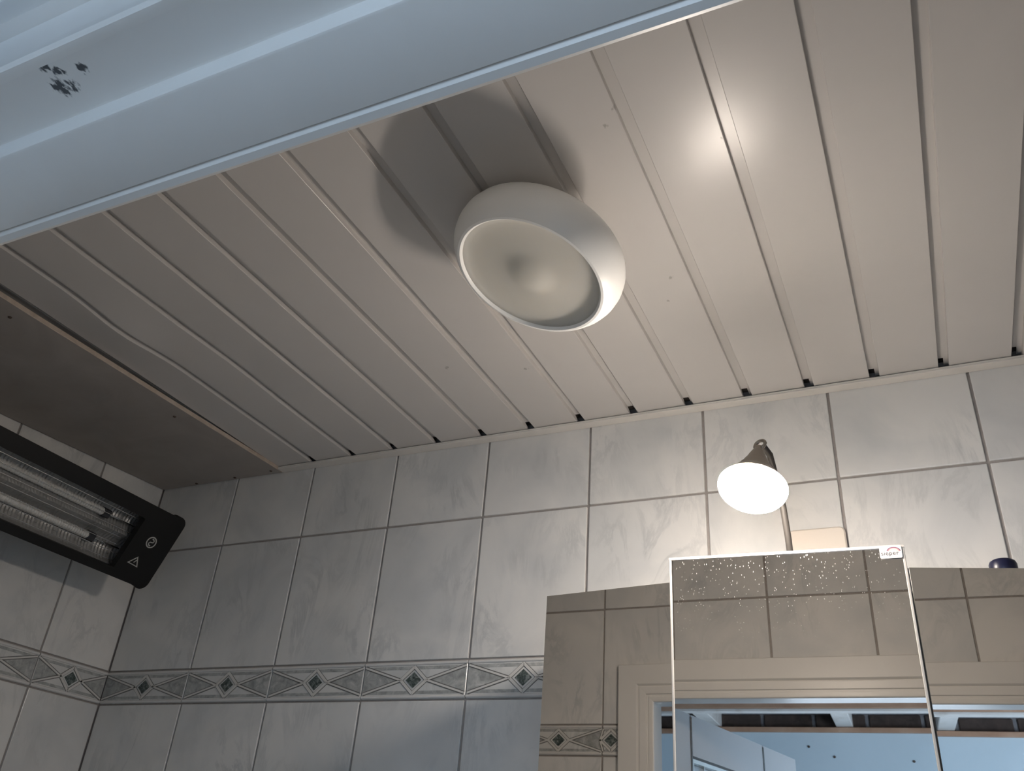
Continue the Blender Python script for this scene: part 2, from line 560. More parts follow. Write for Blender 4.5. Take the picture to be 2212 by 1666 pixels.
def border_parts(w):
    k = round(w, 4)
    if k in border_cache:
        return border_cache[k]
    h = BH - 0.002
    hw = w / 2
    zr = h / 2 - 0.0075           # inner edge of the rails
    body = box_me(-hw, hw, 0.0, 0.006, -h / 2, h / 2, 0.0006, 1)
    body.materials.append(M['border_body'])
    # rails
    rails = []
    for s in (1, -1):
        bm = bmesh.new()
        prof = []
        for i in range(7):
            a = math.pi * i / 6
            prof.append((s * (h / 2 - 0.0032) + 0.0026 * math.cos(a), -0.0026 * math.sin(a) + 0.0002))
        va = [bm.verts.new((-hw, y, z)) for z, y in prof]
        vb = [bm.verts.new((hw, y, z)) for z, y in prof]
        for i in range(6):
            bm.faces.new((va[i], vb[i], vb[i + 1], va[i + 1]))
        bm.faces.new(va)
        bm.faces.new(vb)
        me = smooth(from_bm(bm), 0.8)
        me.materials.append(M['border_rail'])
        rails.append(me)
    # grey fields: strips under the rails and triangles at both ends
    bm = bmesh.new()
    y0, y1 = -0.0004, 0.0003

    def field(pts):
        a = [bm.verts.new((x, y0, z)) for x, z in pts]
        b = [bm.verts.new((x, y1, z)) for x, z in pts]
        bm.faces.new(a)
        for i in range(len(pts)):
            bm.faces.new((a[i], b[i], b[(i + 1) % len(pts)], a[(i + 1) % len(pts)]))
    dv = zr - 0.001               # outer diamond half height
    dh = dv * 1.15                # outer diamond half width
    for s in (1, -1):
        field([(-hw * 0.93, s * zr), (hw * 0.93, s * zr), (hw * 0.70, s * (zr - 0.0052)), (-hw * 0.70, s * (zr - 0.0052))])
        field([(s * hw * 0.985, zr * 0.80), (s * hw * 0.985, -zr * 0.80), (s * (dh * 1.16), 0)])
    grey = from_bm(bm)
    grey.materials.append(M['border_grey'])
    # ribbons running from the corners past the diamond
    bm = bmesh.new()
    bl = bmesh.new()
    for s in (1, -1):
        for t in (1, -1):
            c0 = (s * hw * 0.985, t * zr * 0.97)
            c1 = (s * dh, 0.0)
            strip(bm, c0, c1, 0.0030, -0.0012, 0.0004)
            strip(bl, (c0[0], c0[1]), c1, 0.0062, -0.0006, 0.0004)
            c2 = (0.0, -t * dv)
            strip(bm, (s * dh * 1.04, t * dv * 0.04), c2, 0.0046, -0.0014, 0.0004)
            strip(bl, (s * dh * 1.02, t * dv * 0.02), c2, 0.0064, -0.0007, 0.0004)
    rib = from_bm(bm)
    rib.materials.append(M['border_rib'])
    lin = from_bm(bl)
    lin.materials.append(M['line'])
    iv, ih = dv * 0.60, dh * 0.60
    inl = poly_me([(ih, 0), (0, iv), (-ih, 0), (0, -iv)], -0.0010, 0.0006)
    inl.materials.append(M['inlay'])
    border_cache[k] = (body, rails, grey, rib, lin, inl)
    return border_cache[k]


def put_tile(parent, me, P0, rz):
    return obj('tile', me, None, parent, P0, (0, 0, rz))


def put_border(parent, w, P0, rz):
    body, rails, grey, rib, lin, inl = border_parts(w)
    o = obj('border_tile', body, None, parent, P0, (0, 0, rz))
    for r in rails:
        obj('rail', r, None, o)
    obj('grey_field', grey, None, o)
    obj('ribbon_outline', lin, None, o)
    obj('ribbon', rib, None, o)
    obj('diamond_inlay', inl, None, o)
    return o


rows = [(Z1, Z0 + 0.006), (Z2, Z1)]
zz = Z3
while zz > 0.05:
    rows.append((max(zz - ROW, 0.0), zz))
    zz -= ROW


def cols(first, start, end):
    xs = [start]
    x = first
    while x < end - 0.02:
        if x > start + 0.02:
            xs.append(x)
        x += TW
    xs.append(end)
    return list(zip(xs, xs[1:]))


# back wall: front of tile at y = 0, facing -y
for x0, x1 in cols(XJ, 0.0, XR):
    for z0, z1 in rows:
        put_tile(wall_back, tile_mesh(x1 - x0 - GR, z1 - z0 - GR), ((x0 + x1) / 2, 0, (z0 + z1) / 2), 0)
    put_border(wall_back, x1 - x0 - 0.0025, ((x0 + x1) / 2, 0, (Z2 + Z3) / 2), 0)
# left wall: facing +x
for a0, a1 in cols(-YJ, 0.0, -YW - 0.004):
    for z0, z1 in rows:
        put_tile(wall_left, tile_mesh(a1 - a0 - GR, z1 - z0 - GR), (0, -(a0 + a1) / 2, (z0 + z1) / 2), math.pi / 2)
    put_border(wall_left, a1 - a0 - 0.0025, (0, -(a0 + a1) / 2, (Z2 + Z3) / 2), math.pi / 2)
# right wall: facing -x
for a0, a1 in cols(-YJ, 0.0, -YW - 0.004):
    for z0, z1 in rows:
        put_tile(wall_right, tile_mesh(a1 - a0 - GR, z1 - z0 - GR), (XR, -(a0 + a1) / 2, (z0 + z1) / 2), -math.pi / 2)
    put_border(wall_right, a1 - a0 - 0.0025, (XR, -(a0 + a1) / 2, (Z2 + Z3) / 2), -math.pi / 2)
# door wall: facing +y, tiles cut around the door casing
CX0, CX1, CZ1 = XL - CO - 0.002, XD + CO + 0.002, ZT + CO + 0.002
for x0, x1 in cols(XF, 0.0, XR):
    xa, xb = x0 + GR / 2, x1 - GR / 2
    for z0, z1 in rows:
        za, zb = z0 + GR / 2, z1 - GR / 2
        if za >= CZ1 or xb <= CX0 or xa >= CX1:
            put_tile(wall_front, tile_mesh(xb - xa, zb - za), ((xa + xb) / 2, YW, (za + zb) / 2), math.pi)
            continue
        # the tile minus the casing
        if zb <= CZ1:
            segs = [(xa, min(xb, CX0)), (max(xa, CX1), xb)]
            for sa, sb in segs:
                if sb - sa > 0.006:
                    put_tile(wall_front, tile_mesh(sb - sa, zb - za), ((sa + sb) / 2, YW, (za + zb) / 2), math.pi)
            continue
        pts = None
        if xa < CX0 - 0.006:
            pts = [(xa, za), (CX0, za), (CX0, CZ1), (xb, CZ1), (xb, zb), (xa, zb)]
        elif xb > CX1 + 0.006:
            pts = [(xa, CZ1), (CX1, CZ1), (CX1, za), (xb, za), (xb, zb), (xa, zb)]
        if pts:
            cx, cz = (xa + xb) / 2, (za + zb) / 2
            me = poly_me([(-(x - cx), z - cz) for x, z in pts], 0.0, 0.006)
            me.materials.append(M['tile'])
            put_tile(wall_front, me, (cx, YW, cz), math.pi)
        else:
            put_tile(wall_front, tile_mesh(xb - xa, zb - CZ1), ((xa + xb) / 2, YW, (CZ1 + zb) / 2), math.pi)
    if xb <= CX0 or xa >= CX1:
        put_border(wall_front, xb - xa + 0.002, ((xa + xb) / 2, YW, (Z2 + Z3) / 2), math.pi)
    elif xa < CX0 - 0.01:
        put_border(wall_front, CX0 - xa, ((xa + CX0) / 2, YW, (Z2 + Z3) / 2), math.pi)
    elif xb > CX1 + 0.01:
        put_border(wall_front, xb - CX1, ((xb + CX1) / 2, YW, (Z2 + Z3) / 2), math.pi)

# ---------------------------------------------------------------- ceiling panels
GW, GD = 0.0135, 0.0085      # groove between panels


def sag(x, y):
    d = -0.0095 * math.exp(-((y + 0.52) / 0.075) ** 2) * math.exp(-((x - 0.415) / 0.055) ** 2)
    d += -0.004 * math.exp(-((y + 0.78) / 0.12) ** 2) * math.exp(-((x - 0.40) / 0.10) ** 2)
    d += 0.0028 * math.exp(-((y + 0.36) / 0.10) ** 2) * math.exp(-((x - 0.52) / 0.06) ** 2)
    d += -0.0022 * math.exp(-((y + 0.66) / 0.09) ** 2) * math.exp(-((x - 0.47) / 0.10) ** 2)
    return d


flat_panel = {}


def panel_me(x0, wd, wavy):
    """one panel: face, step and the recessed tongue the next panel hides behind"""
    gl = GW
    prof = [(-0.006, GD + 0.002), (0.0, GD + 0.002), (0.0, 0.0006), (0.0006, 0.0), (wd * 0.33, 0.00025), (wd * 0.66, 0.00025), (wd - 0.0005, 0.0), (wd, 0.0005),
            (wd, GD), (wd + gl + 0.002, GD), (wd + gl + 0.002, GD + 0.0035), (-0.006, GD + 0.0035)]
    ny = 44 if wavy else 1
    ya, yb = -1.004, -0.0025
    bm = bmesh.new()
    rings = []
    for j in range(ny + 1):
        y = ya + (yb - ya) * j / ny
        # the tongue stops short of the back wall and leaves a dark notch behind the trim
        rings.append([bm.verts.new((x, -0.0285 if (j == ny and i in (8, 9, 10)) else y, z + (sag(x0 + x, y) if wavy else 0.0))) for i, (x, z) in enumerate(prof)])
    n = len(prof)
    for a, b in zip(rings, rings[1:]):
        for k in range(n):
            bm.faces.new((a[k], b[k], b[(k + 1) % n], a[(k + 1) % n]))
    bm.faces.new(rings[0])
    bm.faces.new(rings[-1])
    me = from_bm(bm)
    if wavy:
        smooth(me, 0.5)
    me.materials.append(M['pvc'])
    return me


fm = panel_me(0, PP - GW - 0.0008, False)
k = -1
while True:
    xs = PC + k * PP + GW / 2
    if xs > XR - 0.02:
        break
    w = PP - GW - 0.0008
    if xs + w > XR - 0.005:
        me = panel_me(xs, XR - 0.005 - xs - GW, False)
    elif k < 3:
        me = panel_me(xs, w, True)
    else:
        me = fm
    obj('ceiling_panel', me, None, ceiling, (xs, 0, ZC))
    k += 1
# panels hidden above the board along the left wall
for k in (-2, -3, -4):
    obj('ceiling_panel', fm, None, ceiling, (PC + k * PP + GW / 2, 0, ZC + 0.006))

# edge trim where the panels meet the back wall (L strip)
t1 = bmesh.new()
add_box(t1, 0.335, XR - 0.004, -0.0195, -0.0006, Z0 + 0.0005, Z0 + 0.0035)
add_box(t1, 0.335, XR - 0.004, -0.0195, -0.017, Z0 + 0.0035, Z0 + 0.0062)
bmesh.ops.bevel(t1, geom=t1.edges[:], offset=0.0006, segments=1, affect='EDGES')
trim = struct(obj('trim_1', from_bm(t1), 'trim'), 'narrow white edge strip between ceiling panels and back wall')

# board along the left wall under the ceiling, sagging at the wall side
bm = bmesh.new()
top, bot = [], []
NY = 10
ZB = lambda s, y: (Z0 + 0.0005 + (0.052 * y if s == 0 else 0.010 * y)) if y > -0.45 else (Z0 + 0.0005 + (-0.0234 + 0.02 * (y + 0.45) if s == 0 else 0.010 * y))
rings = []
for j in range(NY + 1):
    y = -0.003 + (-1.003 + 0.003) * j / NY
    a, b = ZB(0, y), ZB(1, y)
    e = 0.335 - 0.012 * min(1, -y / 0.6)
    rings.append([bm.verts.new(v) for v in ((0.004, y, a), (e - 0.001, y, b), (e, y, b + 0.001), (e, y, b + 0.0075), (0.004, y, a + 0.009))])
for a, b in zip(rings, rings[1:]):
    for q in range(5):
        f = bm.faces.new((a[q], a[(q + 1) % 5], b[(q + 1) % 5], b[q]))
        f.material_index = 1 if q in (1, 2) else 0
bm.faces.new(rings[0])
bm.faces.new(rings[-1])
me = from_bm(bm)
me.materials.append(M['board'])
me.materials.append(M['board_edge'])
board = tag(obj('ceiling_board', me), 'dull brown-grey flat board screwed to ceiling above the black heater', 'board')
for x, y in ((0.2967, -0.2744), (0.315, -0.0163), (0.2142, -0.011), (0.1063, -0.010), (0.29, -0.62), (0.05, -0.5)):
    s = x / 0.33
    z = ZB(0, y) * (1 - s) + ZB(1, y) * s
    obj('screw', lathe_me([(0, -0.0016), (0.0022, -0.0012), (0.0032, 0.0), (0.0032, 0.002), (0, 0.002)], 12), 'screw', board, (x, y, z))

# ---------------------------------------------------------------- door frame and door
door = struct(empty('door_1', (XL, -1.05, 0)), 'white painted door frame around the bathroom doorway with opened door')


def frame_side(name, prof, side, m, smooth_ang=0.5):
    """profile (d, y) swept along one side of the opening, mitred at the corners"""
    def pt(d, y, end):
        if side == 'left':
            return (XL - d, y, 0.0 if end == 0 else ZT + d)
        if side == 'right':
            return (XD + d, y, 0.0 if end == 0 else ZT + d)
        return (XL - d if end == 0 else XD + d, y, ZT + d)
    bm = bmesh.new()
    a = [bm.verts.new(pt(d, y, 0)) for d, y in prof]
    b = [bm.verts.new(pt(d, y, 1)) for d, y in prof]
    n = len(prof)
    for k in range(n):
        bm.faces.new((a[k], b[k], b[(k + 1) % n], a[(k + 1) % n]))
    bm.faces.new(a)
    bm.faces.new(b)
    me = smooth(from_bm(bm), smooth_ang)
    o = obj(name, me, m)
    o.parent = door
    o.matrix_parent_inverse = door.matrix_basis.inverted()
    return o


YF = YW + 0.015    # face of the bathroom casing
bath = [(0.0035, YW), (0.0, YW + 0.003), (-0.0004, YF - 0.007), (0.0008, YF - 0.0045), (0.0030, YF - 0.0035),
        (0.0105, YF - 0.0035), (0.0112, YF - 0.0055), (0.0150, YF - 0.0055), (0.0158, YF - 0.0025), (0.0165, YF - 0.0020),
        (0.0300, YF - 0.0016), (0.0306, YF - 0.0050), (0.0330, YF - 0.0055), (0.0350, YF - 0.0012), (0.0365, YF), (0.0755, YF), (0.077, YF - 0.0015), (0.077, YW)]
liner = [(0.0012, YW - 0.0003), (0.0012, -1.0545), (0.0020, -1.0560), (0.0034, -1.0568), (0.0126, -1.0572), (0.0132, -1.0585),
         (0.0128, -1.0905), (0.0178, -1.0905), (0.0178, YW - 0.0003)]
hall_c = [(0.0130, -1.0882), (0.0126, -1.0935), (0.0130, -1.0965), (0.0150, -1.0985), (0.0195, -1.0985), (0.0215, -1.0968),
          (0.0225, -1.0950), (0.0260, -1.0938), (0.0460, -1.0950), (0.0485, -1.0965), (0.0500, -1.1010), (0.0520, -1.1040),
          (0.0560, -1.1050), (0.0760, -1.1060), (0.0780, -1.1075), (0.0880, -1.1075), (0.0900, -1.1050), (0.0900, -1.0882)]
for side in ('left', 'head', 'right'):
    frame_side('casing', bath, side, 'paint')
    frame_side('frame_lining', liner, side, 'paint_scuffed' if side == 'head' else 'paint')
    frame_side('hall_casing', hall_c, side, 'paint')

# door leaf, swung out into the hall
hinge = Vector((0.9775, -1.114, 0))
ang = math.atan2(-0.974, 0.227)
# leaf built of stiles and rails around a glazed field
bm = bmesh.new()
LZ = 1.93
for b in ((0.0, 0.106, -0.019, 0.019, 0.01, LZ), (0.534, 0.766, -0.019, 0.019, 0.01, LZ), (0.112, 0.528, -0.019, 0.019, 1.845, LZ),
          (0.112, 0.528, -0.019, 0.019, 0.01, 0.85), (0.106, 0.112, -0.012, 0.012, 0.01, LZ), (0.528, 0.534, -0.012, 0.012, 0.01, LZ)):
    add_box(bm, *b)
leaf = bpy.data.objects.new('door_leaf', from_bm(bm))
leaf.data.materials.append(M['door_paint'])
COL.objects.link(leaf)
leaf.parent = door
leaf.matrix_parent_inverse = door.matrix_basis.inverted()
leaf.location = hinge
leaf.rotation_euler = (0, 0, ang)
label(leaf, 'pale grey door leaf with glazed field, standing open')
for s in (-1, 1):
    for x in (0.109, 0.531):
        obj('metal_strip', box_me(x - 0.004, x + 0.004, s * 0.0165 - 0.004, s * 0.0165 + 0.004, 0.012, LZ - 0.004, 0.0006), 'chrome', leaf)
obj('glass_pane', box_me(0.118, 0.522, -0.003, 0.003, 0.855, 1.84), 'glass', leaf)
for s in (-1, 1):
    y0, y1 = (0.004, 0.016) if s > 0 else (-0.016, -0.004)
    obj('glazing_bead', boxes_me([(0.118, 0.126, y0, y1, 0.855, 1.84), (0.514, 0.522, y0, y1, 0.855, 1.84), (0.126, 0.514, y0, y1, 1.832, 1.84), (0.126, 0.514, y0, y1, 0.855, 0.863)]), 'bead', leaf)
for x in (0.20, 0.28, 0.36, 0.44):
    obj('glazing_bar', box_me(x - 0.002, x + 0.002, -0.007, 0.007, 0.863, 1.832), 'bead', leaf)
obj('door_handle', tube_me([(0.725, 0.019, 1.03), (0.725, 0.06, 1.03), (0.715, 0.068, 1.03), (0.61, 0.068, 1.03)], 0.008), 'bead', leaf)
obj('door_handle', tube_me([(0.725, -0.019, 1.03), (0.725, -0.06, 1.03), (0.715, -0.068, 1.03), (0.61, -0.068, 1.03)], 0.008), 'bead', leaf)

# ---------------------------------------------------------------- the hall behind the camera
HX0, HX1, HY = -0.6, 4.00, -3.20
FX0, FX1, FZ0, FZ1 = 0.80, 1.90, 0.75, 1.75
struct(obj('floor_hall', box_me(HX0, HX1, HY, -1.088, -0.1, 0.0), 'hall_floor'), 'brown hall floor outside the doorway')
whf = struct(obj('wall_hall_far', boxes_me([(HX0, FX0, HY - 0.12, HY, 0.0, 2.225), (FX1, HX1, HY - 0.12, HY, 0.0, 2.225), (FX0, FX1, HY - 0.12, HY, 0.0, FZ0), (FX0, FX1, HY - 0.12, HY, FZ1, 2.225)]), 'hall_plaster'), 'pale blue hall wall seen in the mirrors')
for x, z in ((1.1796, 2.1318), (1.0821, 2.1696), (1.4774, 2.1202), (0.62, 2.05)):
    obj('nail', lathe_me([(0, 0.005), (0.0042, 0.0045), (0.0052, 0.0025), (0.003, 0.0), (0, 0.0)], 10), 'screw', whf, (x, HY, z), (math.pi / 2, 0, 0)).scale = (1, 1, -1)
plate = obj('wall_plate', box_me(HX0, HX1, HY - 0.1, HY + 0.012, 2.2255, 2.2455, 0.002), 'timber', whf)
brk = obj('mortar_bed', box_me(HX0, HX1, HY - 0.12, HY - 0.03, 2.246, 2.45), 'mortar', whf)
bme = box_me(-0.098, 0.098, -0.02, 0.0, -0.026, 0.026, 0.003, 1)
bme.materials.append(M['brick'])
for r in range(3):
    x = HX0 + 0.12 + (0.105 if r % 2 else 0.0)
    while x < HX1 - 0.1:
        obj('brick', bme, None, whf, (x, HY - 0.022, 2.2745 + r * 0.064))
        x += 0.212
chl = struct(obj('ceiling_hall', box_me(HX0, HX1, HY - 0.12, -1.088, 2.45, 2.5), 'old_boards'), 'dark old board ceiling of the hall with timber joists')
for jx in (-0.36, 0.165, 0.690, 1.232, 1.700, 2.20, 2.73, 3.26, 3.79):
    o = obj('joist', box_me(jx - 0.033, jx + 0.033, HY - 0.03, -2.916, 2.248, 2.45, 0.003), 'joist_paint', chl)
obj('cross_beam', box_me(HX0, HX1, -2.915, -2.855, 2.2575, 2.45, 0.003), 'timber', chl)
obj('cross_batten', box_me(HX0, HX1, -2.905, -2.860, 2.2465, 2.2573, 0.0015), 'joist_paint', chl)
struct(obj('wall_hall_left', box_me(HX0 - 0.1, HX0, HY - 0.12, -1.0, 0, 2.5), 'hall_plaster'), 'pale blue hall wall left of the doorway')
struct(obj('wall_hall_right', box_me(HX1, HX1 + 0.1, HY - 0.12, -1.0, 0, 2.5), 'hall_plaster'), 'pale blue hall wall far right of the doorway')
WX0, WX1, WZ0, WZ1 = 2.60, 3.80, 0.75, 1.95
ya, yb = -1.088, -1.000
struct(obj('wall_hall_near', boxes_me([(HX0, XL - 0.02, -1.0885, -1.088, 0, 2.45), (XD + 0.02, 2.4, -1.0885, -1.088, 0, 2.45), (XL - 0.02, XD + 0.02, -1.0885, -1.088, ZT + 0.03, 2.45),
                                       (2.4, WX0, ya, yb, 0, 2.45), (WX1, HX1, ya, yb, 0, 2.45), (WX0, WX1, ya, yb, 0, WZ0), (WX0, WX1, ya, yb, WZ1, 2.45)]), 'hall_plaster'), 'plastered hall side of the doorway wall')
win = struct(empty('added_window_1', (3.20, -1.05, WZ0)), 'added unseen hall window that brightens the far hall wall')  # unseen window, added to send daylight onto the far hall wall


def wpart(name, me, m):
    o = obj(name, me, m)
    o.parent = win
    o.matrix_parent_inverse = win.matrix_basis.inverted()


ya, yb = -1.07, -1.04
wpart('window_frame', boxes_me([(WX0, WX0 + 0.05, ya, yb, WZ0, WZ1), (WX1 - 0.05, WX1, ya, yb, WZ0, WZ1),
                                (WX0, WX1, ya, yb, WZ0, WZ0 + 0.05), (WX0, WX1, ya, yb, WZ1 - 0.05, WZ1)]), 'paint')
wpart('mullion', box_me(3.178, 3.222, ya + 0.002, yb - 0.002, WZ0 + 0.05, WZ1 - 0.05, 0.002), 'paint')
wpart('pane', box_me(WX0 + 0.05, 3.178, -1.057, -1.053, WZ0 + 0.05, WZ1 - 0.05), 'glass')
wpart('pane', box_me(3.222, WX1 - 0.05, -1.057, -1.053, WZ0 + 0.05, WZ1 - 0.05), 'glass')
win2 = struct(empty('guessed_window_2', (1.35, HY - 0.05, FZ0)), 'guessed unseen low hall window behind the camera, placed for its daylight')  # unseen window, its place guessed to suit the fall of daylight


def wpart2(name, me, m):
    o = obj(name, me, m)
    o.parent = win2
    o.matrix_parent_inverse = win2.matrix_basis.inverted()


wpart2('window_frame', boxes_me([(FX0, FX0 + 0.05, HY - 0.05, HY - 0.01, FZ0, FZ1), (FX1 - 0.05, FX1, HY - 0.05, HY - 0.01, FZ0, FZ1),
                                 (FX0, FX1, HY - 0.05, HY - 0.01, FZ0, FZ0 + 0.05), (FX0, FX1, HY - 0.05, HY - 0.01, FZ1 - 0.05, FZ1)]), 'paint')
wpart2('pane', box_me(FX0 + 0.05, FX1 - 0.05, HY - 0.032, HY - 0.028, FZ0 + 0.05, FZ1 - 0.05), 'glass')

# ---------------------------------------------------------------- ceiling lamp (off), hanging askew
nrm = Vector((-0.277, -0.196, -1.0)).normalized()      # direction the open side faces
cl = empty('ceiling_lamp', (1.137, -0.533, ZC - 0.095))
cl.rotation_mode = 'QUATERNION'
cl.rotation_quaternion = nrm.to_track_quat('Z', 'Y')   # local +z looks out of the open side
tag(cl, 'round white unlit ceiling lamp hanging askew under the plastic panels', 'lamp')
R0, RB = 0.0905, 0.1085
prof = [(0.086, -0.006), (0.0885, -0.0015), (0.0905, 0.0004), (0.0935, 0.0), (0.0985, -0.005), (0.1035, -0.012), (0.1070, -0.020), (0.1085, -0.029),
        (0.1078, -0.038), (0.1045, -0.047), (0.099, -0.054), (0.0915, -0.0595), (0.086, -0.0612), (0.050, -0.0615), (0.050, -0.058), (0.084, -0.057),
        (0.092, -0.052), (0.098, -0.045), (0.1015, -0.036), (0.1020, -0.028), (0.1, -0.020), (0.095, -0.012), (0.088, -0.008), (0.086, -0.006)]
obj('bowl', lathe_me(prof, 72), 'opal', cl)
disc = [(0.0885, -0.0022), (0.086, -0.0043), (0.080, -0.0060), (0.070, -0.0068), (0.055, -0.0070), (0.036, -0.0069), (0.029, -0.0060), (0.022, -0.0042),
        (0.015, -0.0027), (0.008, -0.0019), (0.0, -0.0017)]
label(obj('diffuser_disc', lathe_me(disc, 72), 'opal_disc', cl), 'cream dished diffuser with raised middle')
obj('socket_plate', lathe_me([(0.0, -0.056), (0.052, -0.0563), (0.053, -0.0635), (0.045, -0.0655), (0.0, -0.0655)], 40), 'socket_dark', cl)
obj('ceiling_stem', tube_me([(0, 0, -0.064), (0.003, 0.002, -0.080), (0.006, 0.004, -0.0905)], 0.012, 14), 'socket_dark', cl)

# ---------------------------------------------------------------- infrared heater on the left wall
ev = Vector((0.065, 0, 0.134)).normalized()
eu = Vector((0, -1, 0))
en = Vector((ev.z, 0, -ev.x))
ht = empty('infrared_heater')
ht.matrix_world = Matrix(((eu.x, ev.x, en.x, 0.150), (eu.y, ev.y, en.y, -0.102), (eu.z, ev.z, en.z, 2.005), (0, 0, 0, 1)))
# local axes: x along the heater away from the corner, y up the face, z out of the face
tag(ht, 'long black infrared heater mounted on left wall below the brown board', 'heater')
HL, HV = 0.64, 0.146


def ring_me(outer, inner, z0, z1, bev=0.0):
    """frame plate between two closed outlines of equal count"""
    bm = bmesh.new()
    n = len(outer)
    A = [[bm.verts.new((x, y, z)) for x, y in pts] for pts in (outer, inner) for z in (z1, z0)]
    of, ob, nf, nb = A
    for k in range(n):
        j = (k + 1) % n
        bm.faces.new((of[k], of[j], nf[j], nf[k]))
        bm.faces.new((ob[k], nb[k], nb[j], ob[j]))
        bm.faces.new((of[k], ob[k], ob[j], of[j]))
        bm.faces.new((nf[k], nf[j], nb[j], nb[k]))
    return smooth(from_bm(bm), 0.5)


outer = [(x + HL / 2, y + HV / 2) for x, y in rrect(HL, HV, 0.017, 6)]
WX0, WX1, WV0, WV1 = 0.088, HL - 0.088, 0.016, 0.1175
inner = [(x + (WX0 + WX1) / 2, y + (WV0 + WV1) / 2) for x, y in rrect(WX1 - WX0, WV1 - WV0, 0.002, 6)]
obj('front_frame', ring_me(outer, inner, -0.014, 0.0), 'black', ht)
capo = [(-0.0012 + 0.017 - x, y + HV / 2) for x, y in rrect(0.034, HV + 0.006, 0.0165, 6)]
obj('end_cap', poly_me(capo, 0, 1, lambda x, y, z: (x, z, -0.016 + y * 0.0152)), 'black', ht)
obj('end_cap', poly_me(capo, 0, 1, lambda x, y, z: (HL - x, z, -0.016 + y * 0.0152)), 'black', ht)
hs = bmesh.new()      # open housing behind the frame
add_box(hs, 0.02, HL - 0.02, 0.008, 0.011, -0.068, -0.0145)
add_box(hs, 0.02, HL - 0.02, HV - 0.011, HV - 0.008, -0.068, -0.0145)
add_box(hs, 0.02, 0.023, 0.011, HV - 0.011, -0.068, -0.0145)
add_box(hs, HL - 0.023, HL - 0.02, 0.011, HV - 0.011, -0.068, -0.0145)
add_box(hs, 0.02, HL - 0.02, 0.008, HV - 0.008, -0.071, -0.068)
obj('housing', from_bm(hs), 'black', ht)
# stamped reflector: two troughs with fine cross ribs
bm = bmesh.new()
nx, ny = 150, 24
g = []
for i in range(nx + 1):
    x = 0.060 + (HL - 0.120) * i / nx
    rowv = []
    for j in range(ny + 1):
        t = j / ny
        y = 0.014 + (HV - 0.028) * t
        ph = (t * 2) % 1.0
        z = -0.040 + 0.018 * (2 * ph - 1) ** 2 if 0 < j < ny else -0.018
        if j == ny // 2:
            z = -0.024
        z += 0.0006 * math.sin(x * 2 * math.pi / 0.0076 + (1.2 if t > .5 else 0)) if i not in (0, nx) else 0.0
        rowv.append(bm.verts.new((x, y, z)))
    g.append(rowv)
for i in range(nx):
    for j in range(ny):
        bm.faces.new((g[i][j], g[i + 1][j], g[i + 1][j + 1], g[i][j + 1]))
rf = from_bm(bm)
obj('reflector', rf, 'alu', ht)
for v in (0.046, 0.094):
    zt = -0.0285
    pts, rads = [], []
    n = 130
    for i in range(n + 1):
        pts.append((0.155 + (HL - 0.31) * i / n, v, zt))
        rads.append(0.0068 + 0.0007 * (1 if i % 2 else -1))
    tb_ = obj('heating_tube', tube_me(pts, 0, 12, rads), 'quartz', ht)
    for xa, xb in ((0.140, 0.156), (HL - 0.156, HL - 0.140)):
        obj('tube_cap', box_me(xa, xb, v - 0.008, v + 0.008, zt - 0.009, zt + 0.007, 0.002), 'cap', tb_)
    for xa in (0.108, HL - 0.112):
        obj('tube_lead', tube_me([(xa - 0.03, v, zt - 0.004), (xa, v, zt), (xa + (0.034 if xa < 0.3 else -0.03), v, zt)], 0.0016, 8), 'wire', tb_)
for v in (0.024, 0.038, 0.053, 0.067, 0.081, 0.096, 0.110):
    obj('grille_wire', tube_me([(0.080, v, -0.0165), (HL - 0.080, v, -0.0165)], 0.0007, 6), 'wire', ht)
# symbols printed on the frame
tri = [(0.043, 0.0315), (0.0545, 0.0505), (0.0695, 0.0335)]


def loop_outline(pts, wd, z0, z1):
    c = Vector((sum(p[0] for p in pts) / len(pts), sum(p[1] for p in pts) / len(pts)))
    inn = [tuple(c + (Vector(p) - c) * wd) for p in pts]
    return ring_me(pts, inn, z0, z1)


obj('warning_triangle', loop_outline(tri, 0.72, 0.0, 0.0003), 'print', ht)
bmx = bmesh.new()
strip_pts = [((0.0525, 0.0440), (0.0565, 0.0375))]
for (p, q) in strip_pts:
    a, b = Vector(p), Vector(q)
    n_ = Vector((-(b - a).y, (b - a).x)).normalized() * 0.0009
    vv = [bmx.verts.new((v.x, v.y, z)) for z in (0.0, 0.0003) for v in (a - n_, a + n_, b + n_, b - n_)]
    bmx.faces.new(vv[4:])
    for k in range(4):
        bmx.faces.new((vv[k], vv[(k + 1) % 4], vv[4 + (k + 1) % 4], vv[4 + k]))
obj('warning_mark', from_bm(bmx), 'print', ht)
cc = (0.047, 0.0830)
circ_o = [(cc[0] + 0.0112 * math.cos(2 * math.pi * k / 28), cc[1] + 0.0112 * math.sin(2 * math.pi * k / 28)) for k in range(28)]
obj('symbol_ring', loop_outline(circ_o, 0.80, 0.0, 0.0003), 'print', ht)
spts = [(0.0042, 0.0052), (0.0010, 0.0064), (-0.0026, 0.0050), (-0.0030, 0.0022), (-0.0004, 0.0004), (0.0026, -0.0016), (0.0030, -0.0046), (0.0, -0.0066), (-0.0040, -0.0054)]
bms = bmesh.new()
prevv = None
